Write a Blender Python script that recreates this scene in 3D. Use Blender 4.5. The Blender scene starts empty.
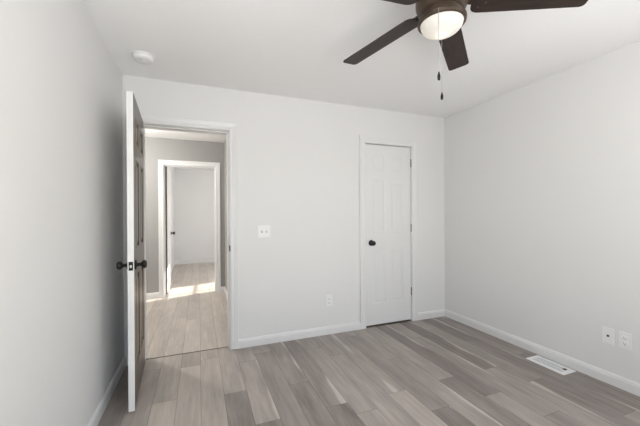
import bpy, bmesh, math, random
from mathutils import Vector, Matrix
random.seed(7)
PI = math.pi
scn = bpy.context.scene
COL = scn.collection

# ------------------------------------------------------------------ camera
CAM_F, YAW, PITCH, ROLL, HC = 311.364, 0.370635, -0.0019192, 0.0057809, 1.26721
def build_camera():
    c, s = math.cos(YAW), math.sin(YAW)
    cp, sp = math.cos(PITCH), math.sin(PITCH)
    cr, sr = math.cos(ROLL), math.sin(ROLL)
    x1 = Vector((c, -s, 0)); z1 = Vector((s, c, 0)); y1 = Vector((0, 0, 1))
    y2 = cp*y1 - sp*z1; z2 = sp*y1 + cp*z1
    x3 = cr*x1 - sr*y2; y3 = sr*x1 + cr*y2
    cd = bpy.data.cameras.new('camera'); co = bpy.data.objects.new('camera', cd); COL.objects.link(co)
    m = Matrix((x3, y3, -z2)).transposed().to_4x4()
    m.translation = Vector((0, 0, HC))
    co.matrix_world = m
    cd.sensor_width = 36.0; cd.lens = CAM_F/640*36.0
    cd.shift_y = 1.33/640; cd.clip_start = 0.02
    scn.camera = co
build_camera()

# ------------------------------------------------------------------ world, sun, window light, exposure
W = bpy.data.worlds.new('world'); scn.world = W; W.use_nodes = True
nt = W.node_tree; nt.nodes.clear()
sky = nt.nodes.new('ShaderNodeTexSky'); sky.sky_type = 'NISHITA'; sky.sun_disc = False
sky.sun_elevation = math.radians(25); sky.sun_rotation = math.radians(70)
bg = nt.nodes.new('ShaderNodeBackground'); bg.inputs[1].default_value = 0.35
wo = nt.nodes.new('ShaderNodeOutputWorld')
nt.links.new(sky.outputs[0], bg.inputs[0]); nt.links.new(bg.outputs[0], wo.inputs[0])

SUN_EL = math.radians(25); SUN_AZ = math.atan2(0.325, 0.946)     # towards the sun, from +X
sd = bpy.data.lights.new('sun', 'SUN'); sd.energy = 14.0; sd.angle = math.radians(0.55); sd.color = (1, .95, .86)
so = bpy.data.objects.new('sun', sd); COL.objects.link(so)
tosun = Vector((math.cos(SUN_EL)*math.cos(SUN_AZ), math.cos(SUN_EL)*math.sin(SUN_AZ), math.sin(SUN_EL)))
so.rotation_euler = tosun.to_track_quat('Z', 'Y').to_euler(); so.location = (6, 8, 5)

def area(name, loc, direction, sx, sy, power, color):
    ld = bpy.data.lights.new(name, 'AREA'); ld.shape = 'RECTANGLE'; ld.size = sx; ld.size_y = sy
    ld.energy = power; ld.color = color
    lo = bpy.data.objects.new(name, ld); COL.objects.link(lo); lo.location = loc
    lo.rotation_euler = Vector(direction).to_track_quat('-Z', 'Z').to_euler()
    return lo
# daylight entering through the bedroom window behind the camera and the far room's window
area('window_daylight', (0.60, -1.02, 1.30), (0.05, 1, 2.0), 2.2, 1.7, 96, (0.985, 0.99, 1.0))
area('side_window_daylight', (2.96, 0.20, 1.20), (-1, .0, -.05), 1.4, 1.4, 12, (0.985, 0.99, 1.0))
area('far_window_daylight', (2.75, 6.55, 1.45), (-1, 0, .7), 1.4, 1.1, 68, (0.99, 0.99, 1.0))

vs = scn.view_settings
vs.view_transform = 'Standard'; vs.look = 'None'; vs.gamma = 1.0; vs.use_curve_mapping = False
vs.exposure = -0.19

# ------------------------------------------------------------------ materials
def mat(name, color, rough=0.5, metal=0.0, spec=0.5, noise=0.0, nscale=8.0, bump=0.0, bscale=200.0, stretch=None):
    m = bpy.data.materials.new(name); m.use_nodes = True
    t = m.node_tree; b = t.nodes['Principled BSDF']
    b.inputs['Base Color'].default_value = (*color, 1); b.inputs['Roughness'].default_value = rough
    b.inputs['Metallic'].default_value = metal; b.inputs['Specular IOR Level'].default_value = spec
    tc = t.nodes.new('ShaderNodeTexCoord')
    vec = tc.outputs['Object']
    if stretch:
        mp = t.nodes.new('ShaderNodeMapping'); mp.inputs['Scale'].default_value = stretch
        t.links.new(vec, mp.inputs[0]); vec = mp.outputs[0]
    if noise:
        n = t.nodes.new('ShaderNodeTexNoise'); n.inputs['Scale'].default_value = nscale; n.inputs['Detail'].default_value = 5
        t.links.new(vec, n.inputs['Vector'])
        r = t.nodes.new('ShaderNodeMapRange'); r.inputs[1].default_value = .3; r.inputs[2].default_value = .7
        r.inputs[3].default_value = 1-noise; r.inputs[4].default_value = 1+noise
        t.links.new(n.outputs[0], r.inputs[0])
        v = t.nodes.new('ShaderNodeVectorMath'); v.operation = 'SCALE'; v.inputs[0].default_value = color
        t.links.new(r.outputs[0], v.inputs['Scale']); t.links.new(v.outputs[0], b.inputs['Base Color'])
    if bump:
        n2 = t.nodes.new('ShaderNodeTexNoise'); n2.inputs['Scale'].default_value = bscale; n2.inputs['Detail'].default_value = 2
        t.links.new(vec, n2.inputs['Vector'])
        bp = t.nodes.new('ShaderNodeBump'); bp.inputs['Strength'].default_value = bump; bp.inputs['Distance'].default_value = .002
        t.links.new(n2.outputs[0], bp.inputs['Height']); t.links.new(bp.outputs[0], b.inputs['Normal'])
    return m
M = {}
M['wall'] = mat('wall_paint', (.785, .78, .77), .6, noise=.006, nscale=2, bump=.06, bscale=260)
M['ceil'] = mat('ceiling_paint', (.95, .948, .94), .8, noise=.006, nscale=2, bump=.1, bscale=160)
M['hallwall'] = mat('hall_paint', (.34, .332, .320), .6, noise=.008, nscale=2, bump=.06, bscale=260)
M['trim'] = mat('trim_paint', (.79, .786, .778), .32, noise=.004, nscale=3)
M['door'] = mat('door_paint', (.785, .782, .775), .35, noise=.004, nscale=3)
M['darkwood'] = mat('dark_stained_door', (.080, .058, .038), .3, noise=.25, nscale=3, stretch=(18, 18, 1.2))
M['black'] = mat('black_metal', (.010, .009, .008), .38, spec=.3, noise=.1)
M['nickel'] = mat('brushed_nickel', (.52, .52, .51), .35, metal=1, noise=.05, nscale=30)
M['plastic'] = mat('white_plastic', (.86, .86, .85), .3, noise=.003)
M['slot'] = mat('dark_slot', (.02, .02, .02), .6, noise=.05)
M['greyslot'] = mat('grey_slot', (.30, .30, .30), .6, noise=.05)
M['vent'] = mat('white_enamel', (.88, .88, .88), .35, noise=.004)
M['bronze'] = mat('bronze_metal', (.075, .052, .036), .38, metal=.35, noise=.12, nscale=20)
M['blade'] = mat('walnut_blade', (.032, .021, .017), .45, spec=.3, noise=.3, nscale=4, stretch=(1.5, 22, 8))
M['chain'] = mat('steel_chain', (.55, .54, .52), .35, metal=.8, noise=.05)
M['glassw'] = mat('window_frame_white', (.85, .85, .85), .4, noise=.004)
M['hinge'] = mat('satin_hinge_metal', (.20, .20, .20), .4, metal=.4, noise=.05, nscale=30)
M['threshold_and_shade'] = mat('threshold_wood_and_shade', (.10, .08, .065), .45, noise=.2, nscale=10, stretch=(2, 20, 20))  # doorway strip, and the painted shade under the closet door

def frosted():
    m = bpy.data.materials.new('frosted_glass'); m.use_nodes = True
    t = m.node_tree; t.nodes.clear()
    o = t.nodes.new('ShaderNodeOutputMaterial')
    tl = t.nodes.new('ShaderNodeBsdfTranslucent'); df = t.nodes.new('ShaderNodeBsdfDiffuse'); em = t.nodes.new('ShaderNodeEmission')
    tl.inputs[0].default_value = (.8, .77, .70, 1)
    em.inputs[0].default_value = (1, .96, .86, 1); em.inputs[1].default_value = .20      # the lit bowl itself glows
    tc = t.nodes.new('ShaderNodeTexCoord'); n = t.nodes.new('ShaderNodeTexNoise'); n.inputs['Scale'].default_value = 14
    t.links.new(tc.outputs['Object'], n.inputs['Vector'])
    r = t.nodes.new('ShaderNodeMapRange'); r.inputs[3].default_value = .78; r.inputs[4].default_value = .84
    t.links.new(n.outputs[0], r.inputs[0]); t.links.new(r.outputs[0], df.inputs[0])
    a = t.nodes.new('ShaderNodeMixShader'); a.inputs[0].default_value = .5
    t.links.new(tl.outputs[0], a.inputs[1]); t.links.new(df.outputs[0], a.inputs[2])
    b = t.nodes.new('ShaderNodeAddShader')
    t.links.new(a.outputs[0], b.inputs[0]); t.links.new(em.outputs[0], b.inputs[1])
    t.links.new(b.outputs[0], o.inputs[0])
    return m
M['frosted'] = frosted()
M['shade_edge'] = mat('shaded_door_edge', (.10, .095, .09), .6, noise=.1)  # hinge edge of a white door, its shade painted into the colour
def emit(name, color, strength):
    m = bpy.data.materials.new(name); m.use_nodes = True
    t = m.node_tree; t.nodes.clear(); o = t.nodes.new('ShaderNodeOutputMaterial')
    e = t.nodes.new('ShaderNodeEmission'); e.inputs[0].default_value = (*color, 1); e.inputs[1].default_value = strength
    t.links.new(e.outputs[0], o.inputs[0]); return m

def floor_material():
    m = bpy.data.materials.new('grey_oak_planks'); m.use_nodes = True
    t = m.node_tree; L = t.links; b = t.nodes['Principled BSDF']
    at = t.nodes.new('ShaderNodeAttribute'); at.attribute_name = 'plank'      # r tone, g random, b streak side
    sep = t.nodes.new('ShaderNodeSeparateColor'); L.new(at.outputs['Color'], sep.inputs[0])
    uv = t.nodes.new('ShaderNodeUVMap')
    tc = t.nodes.new('ShaderNodeTexCoord')
    def math_(op, a, bb=None, c=None):
        n = t.nodes.new('ShaderNodeMath'); n.operation = op
        for i, v in enumerate((a, bb, c)):
            if v is None: continue
            if isinstance(v, (int, float)): n.inputs[i].default_value = v
            else: L.new(v, n.inputs[i])
        return n.outputs[0]
    off = t.nodes.new('ShaderNodeCombineXYZ')
    L.new(math_('MULTIPLY', sep.outputs[1], 37.0), off.inputs[0]); L.new(math_('MULTIPLY', sep.outputs[1], 91.0), off.inputs[1])
    add = t.nodes.new('ShaderNodeVectorMath'); add.operation = 'ADD'
    L.new(tc.outputs['Object'], add.inputs[0]); L.new(off.outputs[0], add.inputs[1])
    def noise(scale, sx, sy, det=5, rough=.6):
        mp = t.nodes.new('ShaderNodeMapping'); mp.inputs['Scale'].default_value = (sx, sy, 1)
        L.new(add.outputs[0], mp.inputs[0])
        n = t.nodes.new('ShaderNodeTexNoise'); n.inputs['Scale'].default_value = scale
        n.inputs['Detail'].default_value = det; n.inputs['Roughness'].default_value = rough
        L.new(mp.outputs[0], n.inputs['Vector']); return n.outputs[0]
    grain = noise(1.0, 42, 3.0); cloud = noise(1.0, 9, 1.6, 3); fine = noise(1.0, 170, 9, 3)
    # tone of the plank plus its grain
    v = math_('ADD', sep.outputs[0], math_('MULTIPLY', math_('SUBTRACT', grain, .5), .50))
    v = math_('ADD', v, math_('MULTIPLY', math_('SUBTRACT', cloud, .5), .70))
    v = math_('ADD', v, math_('MULTIPLY', math_('SUBTRACT', fine, .5), .18))
    ramp = t.nodes.new('ShaderNodeValToRGB')
    e = ramp.color_ramp.elements
    e[0].position = 0.0; e[0].color = (.150, .124, .113, 1)
    e[1].position = 1.0; e[1].color = (.60, .535, .47, 1)
    k = ramp.color_ramp.elements.new(.5); k.color = (.352, .308, .278, 1)
    L.new(v, ramp.inputs[0])
    # pale sapwood streaks that run along one long edge of some planks
    sx = t.nodes.new('ShaderNodeSeparateXYZ'); L.new(uv.outputs[0], sx.inputs[0])
    wob = noise(1.0, 0.5, 2.2, 2)
    edge = math_('ADD', math_('ABSOLUTE', math_('SUBTRACT', sx.outputs[0], sep.outputs[2])), math_('ADD', math_('MULTIPLY', math_('SUBTRACT', wob, .5), .35), math_('MULTIPLY', math_('SUBTRACT', noise(1.0, 0.4, 1.6, 1), .48), .7)))
    st = t.nodes.new('ShaderNodeMapRange'); st.interpolation_type = 'SMOOTHSTEP'
    st.inputs[1].default_value = .12; st.inputs[2].default_value = -.05
    st.inputs[3].default_value = 0; st.inputs[4].default_value = .6
    L.new(edge, st.inputs[0])
    mix = t.nodes.new('ShaderNodeMix'); mix.data_type = 'RGBA'
    L.new(st.outputs[0], mix.inputs[0]); L.new(ramp.outputs[0], mix.inputs[6]); mix.inputs[7].default_value = (.66, .61, .56, 1)
    L.new(mix.outputs[2], b.inputs['Base Color'])
    rr = t.nodes.new('ShaderNodeMapRange'); rr.inputs[3].default_value = .32; rr.inputs[4].default_value = .46
    L.new(cloud, rr.inputs[0]); L.new(rr.outputs[0], b.inputs['Roughness'])
    bp = t.nodes.new('ShaderNodeBump'); bp.inputs['Strength'].default_value = .12; bp.inputs['Distance'].default_value = .002
    L.new(grain, bp.inputs['Height']); L.new(bp.outputs[0], b.inputs['Normal'])
    return m
M['floor'] = floor_material()
M['seam'] = mat('plank_seam', (.05, .042, .037), .7, noise=.1)

# ------------------------------------------------------------------ helpers
def link(name, bm, m, parent=None, smooth=None):
    bmesh.ops.recalc_face_normals(bm, faces=bm.faces)
    me = bpy.data.meshes.new(name); bm.to_mesh(me); bm.free()
    for k in (m if isinstance(m, (list, tuple)) else [m]): me.materials.append(k)
    o = bpy.data.objects.new(name, me); COL.objects.link(o)
    if parent: o.parent = parent
    if smooth is not None:
        a = math.radians(smooth)
        me.shade_smooth()
        bm2 = bmesh.new(); bm2.from_mesh(me)
        for e in bm2.edges:
            if len(e.link_faces) == 2 and e.calc_face_angle(0) > a: e.smooth = False
        bm2.to_mesh(me); bm2.free()
    return o
def tag(o, label, cat, group=None):
    o['label'] = label; o['category'] = cat
    if group: o['group'] = group
    return o
def struct(o, label=None, cat=None):
    o['kind'] = 'structure'
    if label: o['label'] = label
    if cat: o['category'] = cat
    return o
def thing(name, label, cat, loc=(0, 0, 0), rz=0, group=None):
    o = bpy.data.objects.new(name, None); COL.objects.link(o)
    o.location = loc; o.rotation_euler = (0, 0, rz); o.empty_display_size = .1
    return tag(o, label, cat, group)
def box(bm, lo, hi, bevel=0, seg=2, mi=0):
    v = [bm.verts.new((x, y, z)) for x in (lo[0], hi[0]) for y in (lo[1], hi[1]) for z in (lo[2], hi[2])]
    q = [(0, 1, 3, 2), (4, 6, 7, 5), (0, 4, 5, 1), (2, 3, 7, 6), (0, 2, 6, 4), (1, 5, 7, 3)]
    fs = [bm.faces.new([v[i] for i in f]) for f in q]
    for f in fs: f.material_index = mi
    if bevel:
        es = list({e for f in fs for e in f.edges})
        r = bmesh.ops.bevel(bm, geom=es, offset=bevel, segments=seg, affect='EDGES', profile=.6)
        for f in r['faces']: f.material_index = mi
def boxobj(name, lo, hi, m, parent=None, bevel=0):
    bm = bmesh.new(); box(bm, lo, hi, bevel); return link(name, bm, m, parent)
def lathe(bm, prof, n=32, mtx=None, caps=True):
    """prof: list of (r, h) along local Z"""
    mtx = mtx or Matrix(); rings = []
    for r, h in prof:
        if r < 1e-6: rings.append([bm.verts.new(mtx @ Vector((0, 0, h)))])
        else: rings.append([bm.verts.new(mtx @ Vector((r*math.cos(2*PI*i/n), r*math.sin(2*PI*i/n), h))) for i in range(n)])
    for a, b in zip(rings, rings[1:]):
        for i in range(n):
            j = (i+1) % n
            if len(a) == 1 and len(b) == 1: continue
            if len(a) == 1: bm.faces.new((a[0], b[i], b[j]))
            elif len(b) == 1: bm.faces.new((a[i], a[j], b[0]))
            else: bm.faces.new((a[i], a[j], b[j], b[i]))
    if caps:
        if len(rings[0]) > 1: bm.faces.new(rings[0])
        if len(rings[-1]) > 1: bm.faces.new(rings[-1])
def tube(bm, pts, r, n=8):
    pts = [Vector(p) for p in pts]; rings = []
    for i, p in enumerate(pts):
        d = (pts[min(i+1, len(pts)-1)] - pts[max(i-1, 0)]).normalized()
        u = d.orthogonal().normalized(); w = d.cross(u)
        rings.append([bm.verts.new(p + r*(u*math.cos(2*PI*k/n) + w*math.sin(2*PI*k/n))) for k in range(n)])
    for a, b in zip(rings, rings[1:]):
        for k in range(n): bm.faces.new((a[k], a[(k+1) % n], b[(k+1) % n], b[k]))
    bm.faces.new(rings[0]); bm.faces.new(rings[-1])
def sweep(bm, path, prof, normal_fn=None, closed=False):
    """path: list of (origin, across, out) frames; prof: list of (a, o) in across / out units"""
    rings = [[bm.verts.new(Vector(p) + Vector(ac)*a + Vector(ou)*o) for a, o in prof] for p, ac, ou in path]
    n = len(prof)
    for a, b in zip(rings, rings[1:]):
        for k in range(n): bm.faces.new((a[k], a[(k+1) % n], b[(k+1) % n], b[k]))
    bm.faces.new(rings[0]); bm.faces.new(rings[-1])

CASING = [(0, 0), (0, .009), (.006, .012), (.020, .013), (.030, .010), (.040, .0125), (.058, .016), (.068, .018), (.072, .016), (.074, 0)]
BASE = [(0, 0), (0, .014), (.060, .014), (.068, .011), (.074, .0105), (.082, .006), (.085, 0)]

def casing_bm(bm, x0, x1, ztop, y, out):
    """door casing round an opening in a wall facing 'out' (+-1 along Y); inner edges at x0, x1, ztop; mitred"""
    o = (0, out, 0)
    sweep(bm, [((x0, y, 0), (-1, 0, 0), o), ((x0, y, ztop), (-1, 0, 1), o), ((x1, y, ztop), (1, 0, 1), o), ((x1, y, 0), (1, 0, 0), o)], CASING)
def jamb_bm(bm, x0, x1, ztop, y0, y1, t=.018, stop=None, stopw=.012, stopl=.012):
    e = .0005
    box(bm, (x0-t, y0+e, 0), (x0, y1-e, ztop+t)); box(bm, (x1, y0+e, 0), (x1+t, y1-e, ztop+t)); box(bm, (x0, y0+e, ztop), (x1, y1-e, ztop+t))
    if stop:
        a, b = stop
        box(bm, (x0, a, 0), (x0+stopl, b, ztop-stopw)); box(bm, (x1-stopw, a, 0), (x1, b, ztop-stopw)); box(bm, (x0, a, ztop-stopw), (x1, b, ztop))
def base_run(name, p0, p1, out, label=None):
    """baseboard along a wall from p0 to p1, 'out' points into the room"""
    bm = bmesh.new()
    sweep(bm, [((*p0, 0), (0, 0, 1), (*out, 0)), ((*p1, 0), (0, 0, 1), (*out, 0))], BASE)
    return struct(link(name, bm, M['trim']))

# ------------------------------------------------------------------ room shell
H = 2.44
XL, XR, YB, YF = -0.591, 2.822, 3.025, -0.90
YH0, YH1 = 3.150, 5.32         # hall: near and far wall planes
XHR = 0.392                    # hall right wall
YQ0, YQ1 = 5.44, 8.70          # far room
XQL, XQR = -0.585, 2.60
OX0, OX1, OZ = -0.468, 0.265, 2.047        # bedroom doorway
CX0, CX1, CZ = 1.716, 2.327, 2.045         # closet doorway
PX0, PX1, PZ = -0.500, 0.246, 2.030        # far doorway
J = .018                                   # jamb board thickness

def wall_with_holes(name, axis, a0, a1, c0, c1, z1, holes, m, z0=0.0):
    """wall slab: runs a0..a1 along 'axis' ('x'/'y'), c0..c1 thick, with rectangular holes (a, b, zlo, zhi)"""
    bm = bmesh.new()
    cuts = sorted({a0, a1, *[h[0] for h in holes], *[h[1] for h in holes]})
    zc = sorted({z0, z1, *[h[2] for h in holes], *[h[3] for h in holes]})
    def inside(a, z): return any(h[0] < a < h[1] and h[2] < z < h[3] for h in holes)
    def P(a, c, z): return (a, c, z) if axis == 'x' else (c, a, z)
    solid = {(i, k): not inside((cuts[i]+cuts[i+1])/2, (zc[k]+zc[k+1])/2) for i in range(len(cuts)-1) for k in range(len(zc)-1)}
    vs_ = {}
    def V(i, k, c):
        key = (i, k, c)
        if key not in vs_: vs_[key] = bm.verts.new(P(cuts[i], c, zc[k]))
        return vs_[key]
    for (i, k), s in solid.items():
        if not s: continue
        for c in (c0, c1): bm.faces.new((V(i, k, c), V(i+1, k, c), V(i+1, k+1, c), V(i, k+1, c)))
        for (di, dk, e) in ((-1, 0, ((i, k), (i, k+1))), (1, 0, ((i+1, k), (i+1, k+1))), (0, -1, ((i, k), (i+1, k))), (0, 1, ((i, k+1), (i+1, k+1)))):
            if not solid.get((i+di, k+dk), False):
                (p, q) = e; bm.faces.new((V(*p, c0), V(*q, c0), V(*q, c1), V(*p, c1)))
    return struct(link(name, bm, m))

# bedroom back wall is two skins (white room side, taupe hall side)
DH = [(OX0-J, OX1+J, 0, OZ+J), (CX0-J, CX1+J, 0, CZ+J)]
wall_with_holes('wall_back', 'x', XL, XR, YB, 3.09, H, DH, M['wall'])
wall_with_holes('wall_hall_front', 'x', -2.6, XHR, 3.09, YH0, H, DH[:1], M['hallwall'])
struct(boxobj('wall_left', (XL-.12, YF-.12, 0), (XL, 3.09, H), M['wall']))
SW = (-.50, .90, .50, 1.90)
wall_with_holes('wall_right', 'y', YF-.12, 4.0, XR, XR+.12, H, [SW], M['wall'])
WX0, WX1, WZ0, WZ1 = -.50, 1.7, .45, 2.15
wall_with_holes('wall_front', 'x', XL, XR, YF-.12, YF, H, [(WX0, WX1, WZ0, WZ1)], M['wall'])
struct(boxobj('ceiling', (XL-.12, YF-.12, H), (XR+.12, 3.09, H+.1), M['ceil']))
# closet behind the white door
struct(boxobj('wall_closet_back', (XHR+.12, 3.88, 0), (XR, 4.0, H), M['wall']))
struct(boxobj('ceiling_closet', (XHR+.12, 3.09, H), (XR+.12, 4.0, H+.1), M['ceil']))
# hall
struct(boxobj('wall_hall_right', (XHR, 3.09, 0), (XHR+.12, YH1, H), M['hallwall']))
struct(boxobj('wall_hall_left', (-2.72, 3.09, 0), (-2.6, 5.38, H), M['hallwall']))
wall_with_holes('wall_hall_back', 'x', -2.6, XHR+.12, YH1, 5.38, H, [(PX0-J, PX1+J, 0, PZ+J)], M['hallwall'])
struct(boxobj('ceiling_hall', (-2.72, 3.09, H), (XHR+.12, 5.38, H+.1), M['ceil']))
# far room
wall_with_holes('wall_far_front', 'x', XQL-.12, XQR+.12, 5.38, YQ0, H, [(PX0-J, PX1+J, 0, PZ+J)], M['wall'])
struct(boxobj('wall_far_back', (XQL-.12, YQ1, 0), (XQR+.12, YQ1+.12, H), M['wall']))
struct(boxobj('wall_far_left', (XQL-.12, YQ0, 0), (XQL, YQ1, H), M['wall']))
FW = (5.90, 7.00, .85, 2.05)
wall_with_holes('wall_far_right', 'y', YQ0, YQ1, XQR, XQR+.12, H, [FW], M['wall'])
struct(boxobj('ceiling_far', (XQL-.12, 5.38, H), (XQR+.12, YQ1+.12, H+.1), M['ceil']))

# windows (behind the camera, and in the far room's right wall)
def window(name, axis, a0, a1, z0, z1, c0, c1, nmull, slats=0):
    bm = bmesh.new(); f = .045
    def B(a, b, z, w, lo, hi): box(bm, (a, lo, z) if axis == 'x' else (lo, a, z), (b, hi, w) if axis == 'x' else (hi, b, w))
    m0, m1 = c0+.03, c1-.03
    B(a0, a0+f, z0, z1, m0, m1); B(a1-f, a1, z0, z1, m0, m1); B(a0+f, a1-f, z0, z0+f, m0, m1); B(a0+f, a1-f, z1-f, z1, m0, m1)
    for i in range(nmull):
        c = a0 + (a1-a0)*(i+1)/(nmull+1); B(c-.02, c+.02, z0+f, z1-f, m0, m1)
    w = struct(link(name, bm, M['glassw']))
    if slats:
        bm = bmesh.new()
        for i in range(slats):
            z = z0+f+.03 + (z1-z0-2*f-.06)*i/(slats-1)
            B(a0+f, a1-f, z-.017, z+.017, (c0+c1)/2-.001, (c0+c1)/2+.001)
        link('window_blind', bm, M['glassw'], w)
    return w
window('window_1', 'x', WX0, WX1, WZ0, WZ1, YF-.12, YF, 1)
window('window_2', 'y', FW[0], FW[1], FW[2], FW[3], XQR, XQR+.12, 1, slats=6)
window('window_3', 'y', SW[0], SW[1], SW[2], SW[3], XR, XR+.12, 1)

# ------------------------------------------------------------------ plank floors
PW, PX = .1525, .005
JOINTS = {  # row -> [(y of an end joint, tone of the plank on the near side, tone on the far side)]
    -3: [(2.865, .54, .68)], -2: [(2.349, .80, .64)], 1: [(2.282, .30, .56)], 2: [(1.884, .20, .48), (2.727, .38, .50)],  # rows from zero down, by the doorway, have hall light painted into their tone
    3: [(2.843, .34, .52), (1.75, .48, .34)], 4: [(2.230, .24, .36)], 5: [(1.880, .20, .27)], 8: [(1.863, .60, .46)], 9: [(1.598, .20, .36)],
    11: [(1.873, .22, .54)], 12: [(1.593, .46, .20)], 14: [(1.865, .46, .16)], 15: [(1.606, .20, .42)], 16: [(2.355, .40, .20), (1.124, .44, .22)],
    0: [(1.2, .5, .70), (2.9, .70, .64)], -1: [(1.35, .4, .72)], 6: [(1.75, .56, .50), (2.75, .50, .44)], 7: [(2.55, .50, .46), (1.35, .4, .5)],
    10: [(2.30, .46, .50), (1.2, .3, .46)], 13: [(2.6, .42, .52), (1.3, .3, .44)], 17: [(1.95, .24, .36)], 18: [(1.5, .2, .3)]}
STREAK = {2: (.97, 2.0), 5: (.98, 2.3), 8: (.45, 2.5), 10: (.98, 2.0), 9: (.98, 1.5), 15: (.08, 1.4), 4: (.97, 2.6), 13: (.97, 2.0), 17: (.05, 2.4)}
def plank_floor(name, x0, x1, y0, y1, seed, joints=None, tone=(.30, .60)):
    rnd = random.Random(seed)
    bm = bmesh.new(); g = .0008
    uvl = bm.loops.layers.uv.new('UVMap'); cl = bm.loops.layers.float_color.new('plank')
    r0 = math.floor((x0-PX)/PW); r1 = math.floor((x1-PX)/PW)
    for r in range(r0, r1+1):
        a = max(x0, PX+r*PW+g); b = min(x1, PX+(r+1)*PW-g)
        if b-a < .002: continue
        js = list((joints or {}).get(r, []))
        ys = sorted([(j[0], j) for j in js])
        tones = []; cuts = []
        if ys:
            cuts = [q[0] for q in ys]; tones = [ys[0][1][1]] + [q[1][2] for q in ys]
            y = cuts[-1] + rnd.uniform(1.1, 1.5)
            while y < y1-.1: cuts.append(y); tones.append(rnd.uniform(*tone)); y += rnd.uniform(.9, 1.5)
            y = cuts[0] - rnd.uniform(.9, 1.4)
            while y > y0+.1: cuts.insert(0, y); tones.insert(0, rnd.uniform(*tone)); y -= rnd.uniform(.9, 1.5)
        else:
            y = y0 + rnd.uniform(.2, 1.3); tones = [rnd.uniform(*tone)]
            while y < y1-.1: cuts.append(y); tones.append(rnd.uniform(*tone)); y += rnd.uniform(.8, 1.5)
        ends = [y0] + [c for c in cuts] + [y1]
        for i, tn in enumerate(tones):
            lo = ends[i] + (g if i else 0); hi = ends[i+1] - (g if i < len(tones)-1 else 0)
            lo = max(lo, y0); hi = min(hi, y1)
            if hi-lo < .01: continue
            f = bm.faces.new([bm.verts.new(p) for p in ((a, lo, 0), (b, lo, 0), (b, hi, 0), (a, hi, 0))])
            rn = rnd.random()
            s = 3
            if joints and r in STREAK and lo < STREAK[r][1] < hi: s = STREAK[r][0]
            elif joints and rnd.random() < .15: s = rnd.choice([.02, .98])
            for l, uv in zip(f.loops, ((0, 0), (1, 0), (1, 1), (0, 1))):
                l[uvl].uv = uv; l[cl] = (tn, rn, s, 1)
            f.material_index = 0
    # body under the planks, seen only in the seams
    nb = len(bm.faces)
    box(bm, (x0, y0, -.05), (x1, y1, -.0012), mi=1)
    bm.faces.ensure_lookup_table()
    o = link(name, bm, [M['floor'], M['seam']])
    return struct(o)
plank_floor('floor', XL, XR, YF, 3.09, 3, JOINTS)
plank_floor('floor_hall', -2.6, XHR, 3.096, 5.38, 11, tone=(.64, .9))  # same planks as the bedroom; raised tone paints in the hall's brighter light
plank_floor('floor_far', XQL, XQR, 5.384, YQ1, 5, tone=(.8, 1.0))  # same planks again, paled to stand for the far room's light and gloss
plank_floor('floor_closet', XHR+.12, XR, 3.096, 3.88, 9)
struct(boxobj('trim_threshold_and_shade', (OX0, 3.088, 0), (OX1, 3.098, .0025), M['threshold_and_shade']))
struct(boxobj('trim_threshold_and_shade', (CX0, 3.028, 0), (CX1, 3.098, .003), M['threshold_and_shade']))  # dark strip painting in the shade of the gap under the closet door

# ------------------------------------------------------------------ baseboards, casings, jambs
base_run('baseboard_back', (OX1+.074, YB), (CX0-.074, YB), (0, -1))
base_run('baseboard_back_right', (CX1+.074, YB), (XR, YB), (0, -1))
base_run('baseboard_left', (XL, YF), (XL, YB), (1, 0))
base_run('baseboard_right', (XR, YF), (XR, YB), (-1, 0))
base_run('baseboard_hall_back', (-2.6, YH1), (PX0-.074, YH1), (0, -1))
base_run('baseboard_hall_back_right', (PX1+.074, YH1), (XHR, YH1), (0, -1))
base_run('baseboard_hall_right', (XHR, YH0), (XHR, YH1), (-1, 0))
base_run('baseboard_far_back', (XQL, YQ1), (XQR, YQ1), (0, -1))
base_run('baseboard_far_left', (XQL, YQ0), (XQL, YQ1), (1, 0))

def doorway(name, x0, x1, zt, y0, y1, stop, faces):
    bm = bmesh.new()
    jamb_bm(bm, x0, x1, zt, y0, y1, J, stop, stopl=.026 if name == 'trim_1' else .012)
    for y, out in faces: casing_bm(bm, x0-.004, x1+.004, zt+.004, y, out)
    return struct(link(name, bm, M['trim']))
t1 = doorway('trim_1', OX0, OX1, OZ, YB, YH0, (3.066, 3.149), [(YB, -1), (YH0, 1)])
t2 = doorway('trim_2', CX0, CX1, CZ, YB, 3.09, (3.074, 3.088), [(YB, -1)])
t3 = doorway('trim_3', PX0, PX1, PZ, YH1, YQ0, (5.360, 5.402), [(YH1, -1), (YQ0, 1)])
# strike plate of the bedroom door
bm = bmesh.new(); box(bm, (OX1-.0015, 3.018, .918), (OX1+.001, 3.058, .978), .0006); box(bm, (OX1-.001, 3.006, .925), (OX1+.006, 3.02, .971), .0006)
link('strike_plate', bm, M['black'], t1)

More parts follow.
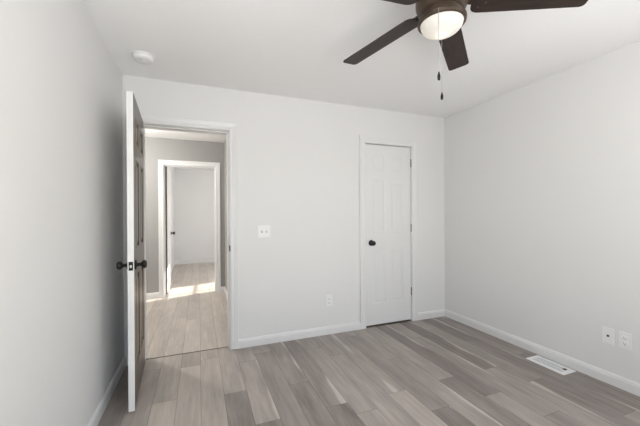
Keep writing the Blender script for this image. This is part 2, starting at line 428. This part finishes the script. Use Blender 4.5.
# ------------------------------------------------------------------ doors
def leaf_bm(w, h, t, panels, deep=1.0):
    """moulded six panel leaf in local x 0..w, y 0..t, z 0..h, panels = list of (x0,x1,z0,z1); material 1 on the y=t side when two"""
    bm = bmesh.new()
    xs = sorted({0, w, *[p[0] for p in panels], *[p[1] for p in panels]})
    zs = sorted({0, h, *[p[2] for p in panels], *[p[3] for p in panels]})
    grid = {}
    for s, y in enumerate((0, t)):
        for i, x in enumerate(xs):
            for k, z in enumerate(zs): grid[s, i, k] = bm.verts.new((x, y, z))
    pf = []
    for s in (0, 1):
        for i in range(len(xs)-1):
            for k in range(len(zs)-1):
                q = [grid[s, i, k], grid[s, i+1, k], grid[s, i+1, k+1], grid[s, i, k+1]]
                f = bm.faces.new(q if s == 0 else q[::-1]); f.material_index = s
                cx, cz = (xs[i]+xs[i+1])/2, (zs[k]+zs[k+1])/2
                if any(p[0] < cx < p[1] and p[2] < cz < p[3] for p in panels): pf.append(f)
    nx, nz = len(xs)-1, len(zs)-1
    for i in range(nx):
        bm.faces.new((grid[0, i, 0], grid[1, i, 0], grid[1, i+1, 0], grid[0, i+1, 0]))
        bm.faces.new((grid[0, i, nz], grid[0, i+1, nz], grid[1, i+1, nz], grid[1, i, nz]))
    for k in range(nz):
        bm.faces.new((grid[0, 0, k], grid[0, 0, k+1], grid[1, 0, k+1], grid[1, 0, k]))
        bm.faces.new((grid[0, nx, k], grid[1, nx, k], grid[1, nx, k+1], grid[0, nx, k+1]))
    bm.normal_update()
    bmesh.ops.recalc_face_normals(bm, faces=bm.faces)
    for f in pf:
        for th, dp in ((.005, -.002), (.009, -.003), (.008, .0), (.022, .004)):
            bmesh.ops.inset_region(bm, faces=[f], thickness=th, depth=dp*deep, use_even_offset=True)
    return bm
def six_panels(w):
    st = .115 if w > .65 else .10; mid = .095 if w > .65 else .075
    pw = (w - 2*st - mid)/2
    cols = ((st, st+pw), (w-st-pw, w-st))
    return [(a, b, z0, z1) for z0, z1 in ((.235, .845), (1.025, 1.630), (1.740, 1.910)) for a, b in cols]
KNOB = [(0, 0), (.031, 0), (.033, .003), (.031, .007), (.020, .010), (.0115, .014), (.0105, .030), (.016, .036), (.0245, .042), (.0275, .052), (.025, .061), (.016, .067), (0, .069)]
def knob(parent, loc, axis, m='black'):
    bm = bmesh.new()
    q = Vector((0, 0, 1)).rotation_difference(Vector(axis)).to_matrix().to_4x4()
    lathe(bm, KNOB, 28, q)
    o = link('door_knob', bm, M[m], parent, smooth=40); o.location = loc; return o
def hinge(parent, loc, m, ang=0):
    bm = bmesh.new()
    hh = .044
    for k in range(5):
        z = -hh + k*2*hh/5
        lathe(bm, [(.0055, z+.0006), (.0062, z+.0015), (.0062, z+2*hh/5-.0015), (.0055, z+2*hh/5-.0006)], 14)
    lathe(bm, [(.0045, hh), (.005, hh+.004), (.002, hh+.007)], 14)
    o = link('hinge', bm, M[m], parent, smooth=35); o.location = loc; return o

# bedroom door: hinged on the left jamb, swung open against the left wall
LW, LT, LH = .728, .036, 2.037
d1 = link('door_1', leaf_bm(LW, LH, LT, six_panels(LW), 2.2), [M['door'], M['darkwood']])
d1.location = (-.471, 3.006, .015)
d1.rotation_euler = (0, 0, math.radians(-86.3))
struct(d1, 'open six-panel bedroom door with white edge and dark hall-side face and black knobs', 'door')
d1['_mirror'] = 0
del d1['_mirror']
knob(d1, (LW-.062, 0, .925), (0, -1, 0)); knob(d1, (LW-.062, LT, .925), (0, 1, 0))
bm = bmesh.new(); box(bm, (LW-.0005, LT/2-.0125, .897), (LW+.0012, LT/2+.0125, .953), .0005)
lp = link('latch_plate', bm, M['black'], d1)
bm = bmesh.new(); box(bm, (LW+.001, LT/2-.006, .916), (LW+.010, LT/2+.006, .932), .002)
link('latch_bolt', bm, M['nickel'], lp)
for z in (.25, 1.02, 1.80): hinge(d1, (-.006, -.004, z), 'black')

# closet door
CW = CX1-CX0-.006
d2 = link('door_2', leaf_bm(CW, 2.020, .034, six_panels(CW), .8), [M['door'], M['door']])
d2.location = (CX0+.003, 3.034, .018)
struct(d2, 'closed white six-panel closet door with black knob on its left side', 'door')
knob(d2, (.070, 0, .920), (0, -1, 0))
bm = bmesh.new(); box(bm, (-.002, -.0015, .893), (.0035, .012, .947), .0005); link('latch_plate', bm, M['black'], d2)
for z in (.33, 1.075, 1.835): hinge(d2, (CW+.0015, -.0075, z), 'hinge')

# far bedroom's door, opened into that room and seen edge on
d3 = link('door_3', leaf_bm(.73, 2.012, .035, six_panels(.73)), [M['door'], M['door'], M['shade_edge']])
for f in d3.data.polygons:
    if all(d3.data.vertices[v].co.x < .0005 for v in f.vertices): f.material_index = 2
d3.location = (-.468, 5.448, .012); d3.rotation_euler = (0, 0, math.radians(90))
struct(d3, 'white door of the room across the hall standing open, seen edge on', 'door')
knob(d3, (.73-.062, 0, .925), (0, -1, 0)); knob(d3, (.73-.062, .035, .925), (0, 1, 0))
for z in (.33, .90, 1.71): hinge(d3, (-.008, .042, z), 'nickel')

# ------------------------------------------------------------------ ceiling fan
FC = (1.119, 1.212)
fan = thing('ceiling_fan', 'dark bronze five-blade ceiling fan with a lit round frosted light hanging from the ceiling', 'ceiling fan', (FC[0], FC[1], H))
def fz(z): return z - H
bm = bmesh.new(); lathe(bm, [(0, 0), (.088, 0), (.090, -.012), (.082, -.040), (.055, -.055), (0, -.055)], 40); link('canopy', bm, M['bronze'], fan, smooth=40)
bm = bmesh.new(); lathe(bm, [(0, -.050), (.060, -.050), (.085, -.058), (.112, -.075), (.122, -.100), (.122, -.150), (.113, -.175), (.090, -.190), (0, -.190)], 48); link('motor_housing', bm, M['bronze'], fan, smooth=40)
bm = bmesh.new(); lathe(bm, [(0, -.188), (.090, -.188), (.100, -.200), (.100, -.216), (.104, -.212), (.1125, -.221), (.1145, -.231), (.112, -.242), (.1045, -.246), (.100, -.242), (.098, -.236), (0, -.236)], 56)
kit = link('light_ring', bm, M['bronze'], fan, smooth=40)
bm = bmesh.new()
R_, dpt = .0995, .058
prof = []
for i in range(11):
    a = i/10*PI/2
    prof.append((R_*math.cos(a), -.242 - dpt*math.sin(a)))
prof[-1] = (0, -.242-dpt)
lathe(bm, prof, 56, caps=False)
gl = link('light_bowl', bm, M['frosted'], fan, smooth=80)
bm = bmesh.new(); lathe(bm, [(0, -.286), (.010, -.283), (.015, -.275), (.015, -.266), (.011, -.256), (.011, -.2365), (0, -.2365)], 20)
M['bulb'] = emit('lamp_bulb', (1, .93, .80), 10)
link('bulb', bm, M['bulb'], fan, smooth=60)
pl = bpy.data.lights.new('fan_lamp', 'POINT'); pl.energy = .16; pl.color = (1, .96, .88); pl.shadow_soft_size = .012
po = bpy.data.objects.new('fan_lamp', pl); COL.objects.link(po); po.parent = fan; po.location = (0, 0, -.298)
po.location = (0, 0, -.272)

ZB = 2.293
def blade_bm():
    bm = bmesh.new(); r0, r1, w0, w1, t = .138, .634, .122, .1255, .006
    pts = []
    def corner(cx, cy, rad, a0, a1):
        for i in range(7):
            a = math.radians(a0 + (a1-a0)*i/6); pts.append((cx+rad*math.cos(a), cy+rad*math.sin(a)))
    corner(r1-.018, w1/2-.018, .018, 90, 0); corner(r1-.018, -w1/2+.018, .018, 0, -90)
    corner(r0+.035, -w0/2+.035, .035, -90, -180); corner(r0+.035, w0/2-.035, .035, 180, 90)
    top = [bm.verts.new((x, y, t/2)) for x, y in pts]; bot = [bm.verts.new((x, y, -t/2)) for x, y in pts]
    ft = bm.faces.new(top[::-1]); fb = bm.faces.new(bot)
    n = len(pts)
    for i in range(n): bm.faces.new((top[i], top[(i+1) % n], bot[(i+1) % n], bot[i]))
    bmesh.ops.bevel(bm, geom=[e for e in bm.edges if e in ft.edges[:] or e in fb.edges[:]], offset=.0012, segments=1, affect='EDGES')
    return bm
def iron_bm():
    bm = bmesh.new()
    # arm from the motor, flaring to a three lobed plate under the blade root
    out = [(.085, .022), (.115, .018), (.135, .018), (.150, .026), (.165, .036), (.185, .040), (.200, .034), (.208, .022), (.216, .012), (.220, 0)]
    pts = out + [(x, -y) for x, y in out[-2::-1]]
    def zz(x): return .016 - .0075*max(0, min(1, (x-.10)/.05))
    top = [bm.verts.new((x, y, zz(x))) for x, y in pts]; bot = [bm.verts.new((x, y, zz(x)-.005)) for x, y in pts]
    n = len(pts)
    for i in range(n): bm.faces.new((top[i], top[(i+1) % n], bot[(i+1) % n], bot[i]))
    m = len(out)
    for i in range(m-1):      # strips across
        a, b = i, i+1; c, d = n-2-i if False else n-1-i, n-2-i
        if b == d:
            bm.faces.new((top[a], top[b], top[c])); bm.faces.new((bot[a], bot[b], bot[c]))
        else:
            bm.faces.new((top[a], top[b], top[d], top[c])); bm.faces.new((bot[a], bot[b], bot[d], bot[c]))
    for x, y in ((.172, .024), (.172, -.024), (.200, 0)):
        lathe(bm, [(.005, -.0028), (.005, -.0042), (.003, -.0055), (0, -.006)], 12, Matrix.Translation((x, y, 0)), caps=False)
    return bm
blade0 = link('blade', blade_bm(), M['blade'], fan); iron0 = link('blade_bracket', iron_bm(), M['bronze'], fan, smooth=35)
for k in range(5):
    b = blade0 if k == 0 else blade0.copy(); i = iron0 if k == 0 else iron0.copy()
    for o in (b, i):
        if k: COL.objects.link(o); o.parent = fan
        o.matrix_local = Matrix.Translation((0, 0, fz(ZB))) @ Matrix.Rotation(math.radians(109.6+72*k), 4, 'Z') @ Matrix.Rotation(.088, 4, 'Y') @ Matrix.Rotation(-.174, 4, 'X')
def pull_chain(dx, dy, ztop, zend, fob):
    bm = bmesh.new()
    tube(bm, [(dx, dy, fz(ztop)), (dx, dy, fz(zend))], .0011, 6)
    n = int((ztop-zend)/.006)
    for i in range(n):
        z = fz(zend) + i*.006
        lathe(bm, [(0, z-.0016), (.0016, z), (0, z+.0016)], 6, Matrix.Translation((dx, dy, 0)))
    c = link('pull_chain', bm, M['chain'], fan)
    bm = bmesh.new(); z = fz(zend)
    lathe(bm, [(0, z+.002), (.003, z), (.004, z-.006), (.0065, z-.014), (.0072, z-.026), (.0055, z-.036), (0, z-.040)], 16, Matrix.Translation((dx, dy, 0)))
    link('pull_fob', bm, M['black'], c, smooth=50)
ddx, ddy = -FC[0]/math.hypot(*FC), -FC[1]/math.hypot(*FC)
pull_chain(ddx*.119-.012, ddy*.119+.005, 2.205, 1.912, True)
pull_chain(-ddx*.118, -ddy*.118, 2.205, 1.903, True)

# ------------------------------------------------------------------ smoke detector
sm = thing('smoke_detector', 'round white smoke detector on the ceiling near the open door', 'smoke detector', (-.375, 2.612, H))
bm = bmesh.new(); lathe(bm, [(0, 0), (.072, 0), (.073, -.006), (.071, -.009), (0, -.009)], 48); link('base_plate', bm, M['plastic'], sm, smooth=40)
bm = bmesh.new(); lathe(bm, [(.066, -.009), (.067, -.016), (.063, -.030), (.054, -.037), (.030, -.040), (0, -.041)], 48); link('cover', bm, M['plastic'], sm, smooth=40)
bm = bmesh.new(); lathe(bm, [(.0045, -.0385), (.0045, -.0412), (0, -.0415)], 14, Matrix.Translation((-.012, -.028, 0))); link('test_button', bm, M['greyslot'], sm)

# ------------------------------------------------------------------ wall plates (local: x across, z up, -y out of the wall)
def plate(parent, w, h, m='plastic'):
    bm = bmesh.new(); box(bm, (-w/2, -.006, -h/2), (w/2, 0, h/2), .0025, 2); return link('wall_plate', bm, M[m], parent)
def screw(parent, x, z):
    bm = bmesh.new(); lathe(bm, [(.003, .0058), (.003, .0070), (0, .0074)], 12, Matrix.Translation((x, 0, z)) @ Matrix.Rotation(PI/2, 4, 'X')); link('screw', bm, M['plastic'], parent)
def outlet(name, label, loc, rz):
    t = thing(name, label, 'outlet', loc, rz); plate(t, .072, .117)
    for s in (1, -1):
        bm = bmesh.new(); z = s*.0195
        lathe(bm, [(.0168, .0055), (.0168, .0078), (.0155, .0085), (0, .0085)], 28, Matrix.Translation((0, 0, z)) @ Matrix.Rotation(PI/2, 4, 'X'))
        r = link('receptacle', bm, M['plastic'], t, smooth=40)
        bm = bmesh.new()
        box(bm, (-.0075, -.0088, z-.001), (-.0052, -.0080, z+.0075)); box(bm, (.0052, -.0088, z), (.0075, -.0080, z+.007))
        lathe(bm, [(.0026, .0080), (.0026, .0088)], 12, Matrix.Translation((0, 0, z-.008)) @ Matrix.Rotation(PI/2, 4, 'X'))
        link('slots', bm, M['slot'], r)
    screw(t, 0, 0)
    return t
outlet('electrical_outlet', 'white duplex outlet low on the back wall, left of the closet door', (1.273, YB, .352), 0)
outlet('electrical_outlet', 'white duplex outlet on the right wall, beside the cable jack plate', (XR, 1.2775, .352), -PI/2)
t = thing('cable_jack', 'white wall plate with a single dark cable jack on the right wall', 'wall jack', (XR, 1.376, .352), -PI/2)
plate(t, .072, .117)
bm = bmesh.new(); q = Matrix.Rotation(PI/2, 4, 'X')
lathe(bm, [(.0085, .005), (.0085, .0075), (.0055, .008), (.0055, .014), (.0035, .0145), (0, .0145)], 20, q); link('connector', bm, M['slot'], t, smooth=40)
screw(t, 0, .041); screw(t, 0, -.041)
t = thing('light_switch', 'white double toggle switch plate on the back wall beside the bedroom doorway', 'light switch', (.590, YB, 1.098), 0)
plate(t, .117, .117)
for x in (-.023, .023):
    bm = bmesh.new(); box(bm, (x-.0055, -.0075, -.0125), (x+.0055, -.0055, .0125), .0006); tg = link('toggle_slot', bm, M['greyslot'], t)
    bm = bmesh.new(); box(bm, (-.004, -.014, -.005), (.004, 0, .005), .0015); k = link('toggle', bm, M['plastic'], tg); k.location = (x, -.006, .004); k.rotation_euler = (math.radians(-28), 0, 0)
    screw(t, x, .030); screw(t, x, -.030)

# ------------------------------------------------------------------ floor register
vt = thing('floor_vent', 'white metal floor register set in the planks by the right wall', 'floor vent', (2.712, 1.722, 0))
bm = bmesh.new(); w, l, h = .078, .152, .005
iw, il = .046, .122
ring = [(-w, -l), (w, -l), (w, l), (-w, l)]; inn = [(-iw, -il), (iw, -il), (iw, il), (-iw, il)]
a = [bm.verts.new((x, y, .0002)) for x, y in ring]; b = [bm.verts.new((x*.97, y*.985, h)) for x, y in ring]
c = [bm.verts.new((x, y, h)) for x, y in inn]; d = [bm.verts.new((x, y, .0002)) for x, y in inn]
for p, q_ in ((a, b), (b, c), (c, d)):
    for i in range(4): bm.faces.new((p[i], p[(i+1) % 4], q_[(i+1) % 4], q_[i]))
link('frame', bm, M['vent'], vt)
bm = bmesh.new()
box(bm, (-iw, -il, .0003), (iw, il, .0008)); link('damper', bm, M['greyslot'], vt)
bm = bmesh.new()
n = 18
for i in range(n):
    y = -il + (i+.5)*2*il/n
    if i in (1, 2): 
        box(bm, (-iw, y-.0030, .0012), (.010, y+.0030, .0042)); continue
    box(bm, (-iw, y-.0030, .0012), (iw, y+.0030, .0042))
box(bm, (-.002, -il, .001), (.002, il, .0046))
link('grille', bm, M['vent'], vt)
bm = bmesh.new(); box(bm, (.014, -il+.012, .001), (.040, -il+.032, .0035)); box(bm, (.024, -il+.018, .0035), (.030, -il+.026, .009), .001); link('lever', bm, M['slot'], vt)

# ------------------------------------------------------------------ hall ceiling lamp (out of view to the left, lights the hall)
hl = thing('hall_lamp', 'round flush ceiling lamp in the hall', 'ceiling light', (-1.25, 4.2, H))
bm = bmesh.new(); lathe(bm, [(0, 0), (.14, 0), (.145, -.02), (.13, -.03), (0, -.03)], 36); link('lamp_base', bm, M['bronze'], hl, smooth=40)
bm = bmesh.new(); lathe(bm, [(.125, -.03), (.12, -.06), (.08, -.09), (0, -.10)], 36, caps=False); M['shade'] = emit('lit_shade', (1, .88, .70), 4); link('lamp_shade', bm, M['shade'], hl, smooth=60)
ld = bpy.data.lights.new('hall_lamp_light', 'POINT'); ld.energy = 82; ld.color = (1, .975, .935); ld.shadow_soft_size = .08
lo = bpy.data.objects.new('hall_lamp_light', ld); COL.objects.link(lo); lo.parent = hl; lo.location = (0, 0, -.42)
